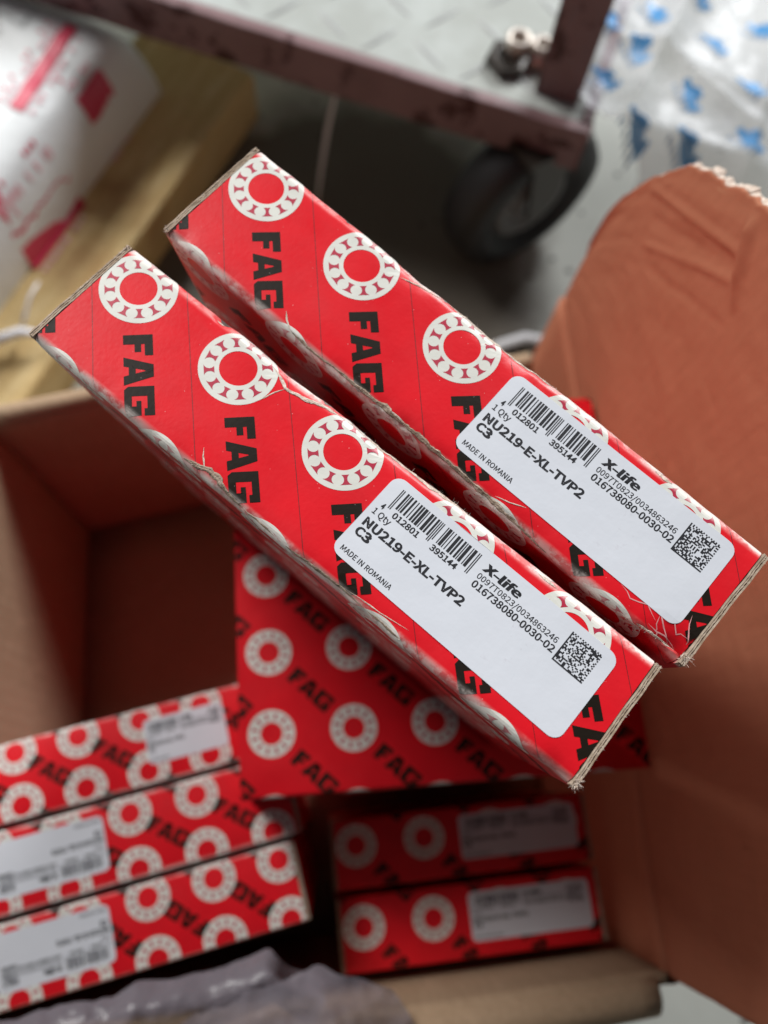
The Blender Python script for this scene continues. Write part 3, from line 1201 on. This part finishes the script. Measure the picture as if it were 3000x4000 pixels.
def bagP2(a, b):          # near side, rising towards the camera
    x = -195 + 212 * a + 8 * math.sin(b * 5) * a + 12 * b * a
    y = -187 + 45 * a + 2 * math.sin(a * 9) + 3 * fbm(a * 8, b, 4) - 80 * b - 20 * max(0, a - .85) * 6
    z = 208 + 5 * math.sin(a * 7) + 12 * math.sin(min(1, b * 2) * 1.57) - 30 * b + 3.8 * crumple(x, y, 46, 9) + .6 * crumple(x, y, 15, 19) - 30 * max(0, a - .84) * 7 * (.4 + b)
    return (x + 80, y + 190, z - 190)


sheet('far_lip', bagP1, 130, 40, 'bag', bag, True)
sheet('near_side', bagP2, 130, 70, 'bag', bag, True)

# ------------------------------------------------------------------ trolley
fd, gd = Vector((-.922, .388, 0)), Vector((.388, .922, 0))
tro = empty('platform_trolley', (190, 325, -6), (0, 0, math.atan2(gd.y, gd.x)))
tag(tro, 'platform trolley with pale tread-plate deck, chipped maroon frame and black caster', 'trolley')
# local x = gd (away), local y = fd (left); z from the floor
DZ = 156
mb = MB()
mb.box(3, 520, 3, 560, DZ - 5, DZ)
mb.build('deck_plate', 'deck', tro)


def bar(x0, x1, y0, y1, z0, z1, name='frame_bar'):
    m_ = MB()
    n = 60
    vs, fs = [], []
    lx = (x1 - x0) > (y1 - y0)
    for i in range(n + 1):
        a = i / n
        for (p, q) in ((0, 0), (1, 0), (1, 1), (0, 1)):
            if lx:
                x, y = x0 + (x1 - x0) * a, y0 + (y1 - y0) * p
            else:
                x, y = x0 + (x1 - x0) * p, y0 + (y1 - y0) * a
            z = z0 + (z1 - z0) * q
            w = .7 * fbm(a * 12, p * 3, q * 3 + 2)
            vs.append((x + (0 if lx else w), y + (w if lx else 0), z + .6 * fbm(a * 14, q, 8)))
    for i in range(n):
        for kk in range(4):
            fs.append((i * 4 + kk, i * 4 + (kk + 1) % 4, (i + 1) * 4 + (kk + 1) % 4, (i + 1) * 4 + kk))
    fs += [(0, 1, 2, 3), (n * 4 + 3, n * 4 + 2, n * 4 + 1, n * 4)]
    m_.add(vs, fs)
    o = m_.build(name, 'maroon', tro)
    bv = o.modifiers.new('b', 'BEVEL')
    bv.width = .0012
    bv.segments = 2
    bv.limit_method = 'ANGLE'
    return o


bar(-3, 6, -2, 560, DZ - 34, DZ + 2)
bar(6, 520, -2, 6, DZ - 34, DZ + 2)
bar(20, 46, 12, 42, DZ + .5, DZ + 150, 'handle_post')
# raised treads
tv, tf = [], []
for i in range(9):
    a = i / 8
    w = 2.7 * math.sin(math.pi * (.04 + .92 * a)) ** .8
    h = 1.7 * math.sin(math.pi * (.04 + .92 * a)) ** .6
    for p, q in ((-1, 0), (-.5, .8), (0, 1), (.5, .8), (1, 0)):
        tv.append(((a - .5) * 32, p * w, q * h * .55))
for i in range(8):
    for j in range(4):
        tf.append((i * 5 + j, (i + 1) * 5 + j, (i + 1) * 5 + j + 1, i * 5 + j + 1))
proto = None
for i in range(7):
    for j in range(10):
        x, y = 24 + i * 35, 14 + j * 35
        if x < 50 and y < 46:
            continue
        rz = math.pi / 4 * (1 if (i + j) % 2 else -1) + .2
        if proto is None:
            proto = o = mesh_obj('raised_tread', tv, tf, 'tread', tro, True)
        else:
            o = proto.copy()
            COL.objects.link(o)
        o.parent = tro
        o.location = (x * S, y * S, (DZ + .05) * S)
        o.rotation_euler = (0, 0, rz)
# caster
ang = math.atan2(-.80, .60)


def axis_m(cx, cy, cz):
    """matrix: lathe z -> horizontal axle direction (trolley-local)"""
    ax = Vector((.47, -.88, 0))
    al = Vector((ax.dot(gd), ax.dot(fd), 0)).normalized()
    up = Vector((0, 0, 1))
    sd = up.cross(al)
    m4 = Matrix((sd, up, al)).transposed().to_4x4()
    m4.translation = Vector((cx, cy, cz))
    return m4


rel = Vector((168 - 190, 352 - 325, 0))
wx, wy = rel.dot(gd), rel.dot(fd)
mw = axis_m(wx, wy, 65)
mb = MB()
mb.lathe([(30, -18), (50, -22), (61, -17), (65, -8), (65, 8), (61, 17), (50, 22), (43, 20), (40, 13), (30, 12)], 48, mw)
wheel = mb.build('caster_wheel', 'rubber', tro, True)
mb = MB()
mb.lathe([(0, 10), (10, 10.5), (12, 14), (14, 10), (22, 9), (25, 14.5), (31, 15.2), (33, 12), (33, -12), (0, -12)], 40, mw)
mb.build('wheel_hub', 'hub', wheel, True)
mb = MB()
for sgn in (-1, 1):
    q = []
    for (x, y) in ((-9, 0), (9, 0), (20, 62), (-20, 62)):
        for zz in (sgn * 21, sgn * 24):
            q.append(mw @ Vector((x, y - 3, zz)))
    mb.add(q, [(0, 2, 4, 6), (7, 5, 3, 1), (0, 1, 3, 2), (2, 3, 5, 4), (4, 5, 7, 6), (6, 7, 1, 0)])
q = [mw @ Vector((x, y, z)) for y in (62, 67) for (x, z) in ((-26, -26), (26, -26), (26, 26), (-26, 26))]
mb.add(q, [(3, 2, 1, 0), (4, 5, 6, 7), (0, 1, 5, 4), (1, 2, 6, 5), (2, 3, 7, 6), (3, 0, 4, 7)])
mb.build('caster_fork', 'darksteel', tro)

# small fitting on the deck
fit = empty('pipe_fitting', (151, 389, 150.2))
tag(fit, 'small steel pipe fitting with an open bore standing on the trolley deck', 'fitting')
mb = MB()
mb.lathe([(0, 0), (15, 0), (16, 3), (15, 7), (10, 8), (8, 8)], 6, Matrix.Translation((-8, -5, 0)))
mb.build('hex_base', 'darksteel', fit)
mb = MB()
mb.lathe([(8, 3), (8.5, 16), (8, 17), (5.2, 17), (5, 4)], 28, Matrix.Translation((-2, 0, 0)))
mb.build('open_tube', 'steel', fit, True)
mb = MB()
mb.lathe([(0, 0), (12, 0), (12, 6), (8, 8), (7, 13), (4, 13), (4, 5)], 24, Matrix.Translation((15, -1, 0)))
mb.build('side_stub', 'steel', fit, True)

# ------------------------------------------------------------------ wooden beam and the wrapped package on it
ta = math.radians(59.5)
tx, ty = Vector((math.cos(ta), math.sin(ta), 0)), Vector((-math.sin(ta), math.cos(ta), 0))
beam = empty('wooden_beam', (-213, 186, -6), (0, 0, ta))
tag(beam, 'thick yellow wooden beam under the white package', 'beam')


def beamP():
    m_ = MB()
    n, Wb, Hb, Lb = 70, 105, 46, 350
    prof = [(0, 0), (0, Hb - 4), (1.2, Hb - 1), (4, Hb)] + [(4 + (Wb - 8) * i / 14, Hb) for i in range(1, 14)] + [(Wb - 4, Hb), (Wb - 1.2, Hb - 1), (Wb, Hb - 4), (Wb, 0)]
    vs, fs = [], []
    m = len(prof)
    for i in range(n + 1):
        x = Lb * i / n
        for (y, z) in prof:
            e = fbm(x / 30, y / 12, z / 12)
            vs.append((x + (0 if 0 < i < n else 2 * e), y + (1.3 * e if z > 3 else 0), z + (1.0 * fbm(x / 25, y / 9, 4) if z > 3 else 0)))
    for i in range(n):
        for j in range(m - 1):
            fs.append((i * m + j, i * m + j + 1, (i + 1) * m + j + 1, (i + 1) * m + j))
    fs += [tuple(range(m))[::-1], tuple(n * m + j for j in range(m))]
    m_.add(vs, fs)
    return m_.build('timber', 'wood', beam)


beamP()

pk_o = Vector((-110, 470, 40.6))
pkg = empty('wrapped_package', pk_o, (0, 0, ta))
tag(pkg, 'white plastic-wrapped package with red printed bars at the upper left', 'package')
PL, PW, PH = 340, 230, 70


def pk_h(x, y):
    a = abs((x + PL / 2) / (PL / 2))
    b = abs((y - PW / 2) / (PW / 2))
    e = max(0, 1 - a ** 16) ** .42 * max(0, 1 - b ** 13) ** .45
    return PH * e + (.9 * fbm(x / 70, y / 70, 3) + 1.0 * crumple(x * .6 + y * .2, y, 60, 5)) * min(1, e * 1.5)


vs, fs = [], []
nx_, ny_ = 110, 90
for i in range(nx_ + 1):
    for j in range(ny_ + 1):
        a = math.sin(math.pi / 2 * (2 * i / nx_ - 1))
        b = math.sin(math.pi / 2 * (2 * j / ny_ - 1))
        x, y = -PL / 2 + a * PL / 2, PW / 2 + b * PW / 2
        vs.append((x, y, max(0, pk_h(x, y))))
Wd = ny_ + 1
for i in range(nx_):
    for j in range(ny_):
        fs.append((i * Wd + j, (i + 1) * Wd + j, (i + 1) * Wd + j + 1, i * Wd + j + 1))
mesh_obj('wrap', vs, fs, 'wrap', pkg, True)


def pk_local(wx_, wy_):
    d = Vector((wx_, wy_, 0)) - Vector((pk_o.x, pk_o.y, 0))
    return d.dot(tx), d.dot(ty)


def pk_bar(mb_, p, q, w, ragged=0.0, n=40):
    p, q = Vector(p), Vector(q)
    d = (q - p).normalized()
    nrm = Vector((-d.y, d.x))
    vs, fs = [], []
    for i in range(n + 1):
        c = p.lerp(q, i / n)
        for kk in range(5):
            tt = kk / 4 * 2 - 1
            e = c + nrm * w * tt * (1 + ragged * fbm(i / 3, kk, 1) if abs(tt) > .9 else 1)
            vs.append((e.x, e.y, pk_h(e.x, e.y) + 1.1))
    for i in range(n):
        for j in range(4):
            fs.append((i * 5 + j, i * 5 + j + 1, (i + 1) * 5 + j + 1, (i + 1) * 5 + j))
    mb_.add(vs, fs)


mb, mp_, mg = MB(), MB(), MB()
rg = random.Random(4)
for (p, q, w) in (((-196, 388), (-161, 463), 5.2), ((-204, 308), (-169, 366), 3.4), ((-156, 404), (-140, 432), 3.6), ((-208, 314), (-210, 328), 2.8)):
    a, b = Vector(pk_local(*p)), Vector(pk_local(*q))
    pk_bar(mb, a, b, w, .15)
    d = (b - a).normalized()
    nrm = Vector((-d.y, d.x))
    L_ = (b - a).length
    x = 2
    while x < L_ - 3:
        ln = rg.uniform(2, 5)
        for s_ in (1, -1):
            if rg.random() < .75:
                c = a + d * x + nrm * s_ * (w + 5)
                pk_bar(mp_, c, c + d * ln, 1.6, .3, 4)
        if rg.random() < .4:
            c = a + d * x + nrm * (w + 11)
            pk_bar(mb, c, c + d * 2.2, 1.5, .3, 4)
        x += ln + 2.2
for (p, q) in (((-215, 478), (-196, 462)), ((-196, 462), (-186, 480)), ((-215, 478), (-212, 455))):
    pk_bar(mg, Vector(pk_local(*p)), Vector(pk_local(*q)), .9, 0, 10)
mb.build('printed_bars', 'wrap_red', pkg)
tag(mp_.build('faint_print', 'wrap_pink', pkg), kind='stuff')
mg.build('grey_print', 'wrap_grey', pkg)
del mb, mp_, mg

# ------------------------------------------------------------------ printed film on the floor
flm = empty('printed_film', (320, 470, -6))
tag(flm, 'crumpled clear plastic film with blue printed marks at the upper right', 'plastic film')


def film_z(x, y):
    """height above the floor: the film lies over the trolley corner and falls to the floor"""
    dx, dy = x - 190, y - 325
    out = max(dx * .922 - dy * .388 - 120, -(dx * .388 + dy * .922) + 2)      # distance outside the deck
    tt = max(0, min(1, (out + 4) / 70))
    base = 168 - 150 * tt * tt * (3 - 2 * tt)
    r = 10 * fbm(x / 90, y / 90, 2, 2) + 6.5 * crumple(x, y, 95, 4) * .6 + .9 * crumple(x, y, 34, 8)
    for (px, py, ang_, h, w) in ((270, 420, 1.03, 12, 13), (215, 395, 2.3, 8, 9), (260, 350, 2.55, 9, 10), (330, 400, 1.2, 9, 10)):
        d = (x - px) * math.sin(ang_) - (y - py) * math.cos(ang_)
        r += h * math.exp(-abs(d) / w)
    return max(2.5, base + r)


def film_edge(y):
    return 178 + 9 * abs(math.sin((y - 385) / 17)) + max(0, y - 385) * .55 + max(0, 345 - y) * .75 + 4 * fbm(y / 9, 0, 3)


vs, fs = [], []
na, nb = 120, 120
for i in range(na + 1):
    for j in range(nb + 1):
        y = 262 + 364 * j / nb
        x = film_edge(y) + (480 - film_edge(y)) * i / na
        vs.append((x - 320, y - 470, film_z(x, y)))
Wd = nb + 1
for i in range(na):
    for j in range(nb):
        fs.append((i * Wd + j, (i + 1) * Wd + j, (i + 1) * Wd + j + 1, i * Wd + j + 1))
mesh_obj('film_sheet', vs, fs, 'film', flm, False)
icons = [(242, 404), (278, 376), (221, 367), (252, 333), (292, 334), (205, 392), (200, 352), (275, 418), (312, 385), (214, 310), (246, 298), (285, 296), (322, 300), (330, 345), (350, 410), (310, 440), (345, 455), (240, 440)]


def film_disc(mb_, cx, cy, rx, ry, rot, n=16):
    ca, sa = math.cos(rot), math.sin(rot)
    vs = [(cx, cy)]
    for rr_ in (.33, .66, 1):
        for kk in range(n):
            tt = 2 * math.pi * kk / n
            X, Y = rr_ * rx * math.cos(tt), rr_ * ry * math.sin(tt)
            vs.append((cx + X * ca - Y * sa, cy + X * sa + Y * ca))
    fs = [(0, 1 + kk, 1 + (kk + 1) % n) for kk in range(n)]
    for q_ in range(2):
        fs += [(1 + q_ * n + kk, 1 + (q_ + 1) * n + kk, 1 + (q_ + 1) * n + (kk + 1) % n, 1 + q_ * n + (kk + 1) % n) for kk in range(n)]
    mb_.add([(x - 320, y - 470, film_z(x, y) + 1.0) for x, y in vs], fs)


for (cx, cy) in icons:
    rot = rg.uniform(-.25, .25) + .25
    ca, sa = math.cos(rot), math.sin(rot)

    def at(x, y):
        return cx + x * ca - y * sa, cy + x * sa + y * ca
    mi, mt = MB(), MB()
    film_disc(mi, *at(2, 0), 4.4, 8.0, rot)
    film_disc(mi, *at(1, 9.0), 2.5, 3.0, rot)
    film_disc(mi, *at(6.2, 1.8), 2.6, 4.6, rot + .5)
    film_disc(mi, *at(3.4, -8.2), 5.0, 2.3, rot)
    for kk in range(6):
        film_disc(mt, *at(-6.8 + kk * .8, 9.0 - kk * 3.6), 2.0, 1.2, rot + .3, 8)
    mk = mi.build('blue_mark', 'film_blue', flm)
    tag(mt.build('small_print', 'film_text', mk), kind='stuff')

# ------------------------------------------------------------------ strings
mb = MB()
mb.tube([(64, 470, 150), (52, 462, 126), (40, 452, 98), (30, 440, 72), (22, 425, 44), (16, 408, 20), (12, 395, -2)], [1.2, 1.6, 2.0, 1.4, 2.2, 1.6, 1.2], 8)
tag(mb.build('packing_string', 'string', None, True), 'pale plastic string hanging below the maroon trolley frame', 'string')
mb = MB()
mb.tube([(-262, 232, 46), (-240, 236, 50), (-222, 241, 54), (-205, 246, 56), (-192, 244, 55), (-186, 238, 50)], [4, 4.5, 4, 3.5, 2.5, 1.5], 8)
tag(mb.build('packing_strap', 'string', None, True), 'white plastic strap end lying on the wooden beam at the left edge', 'strap')
mb = MB()
mb.tube([(-208, 246, 48), (-202, 256, 58), (-196, 268, 66), (-190, 278, 68)], [2, 1.5, 1.2, .8], 6)
tag(mb.build('packing_strap', 'string', None, True), 'thin pale string end sticking up over the wooden beam', 'strap')
mb = MB()
mb.tube([(130, 236, -3), (150, 250, -1), (172, 256, 0), (195, 252, -1), (215, 244, -3)], [4, 5, 5, 4, 3], 8)
tag(mb.build('packing_strap', 'string', None, True), 'white strap curl on the floor behind the upright flap', 'strap')
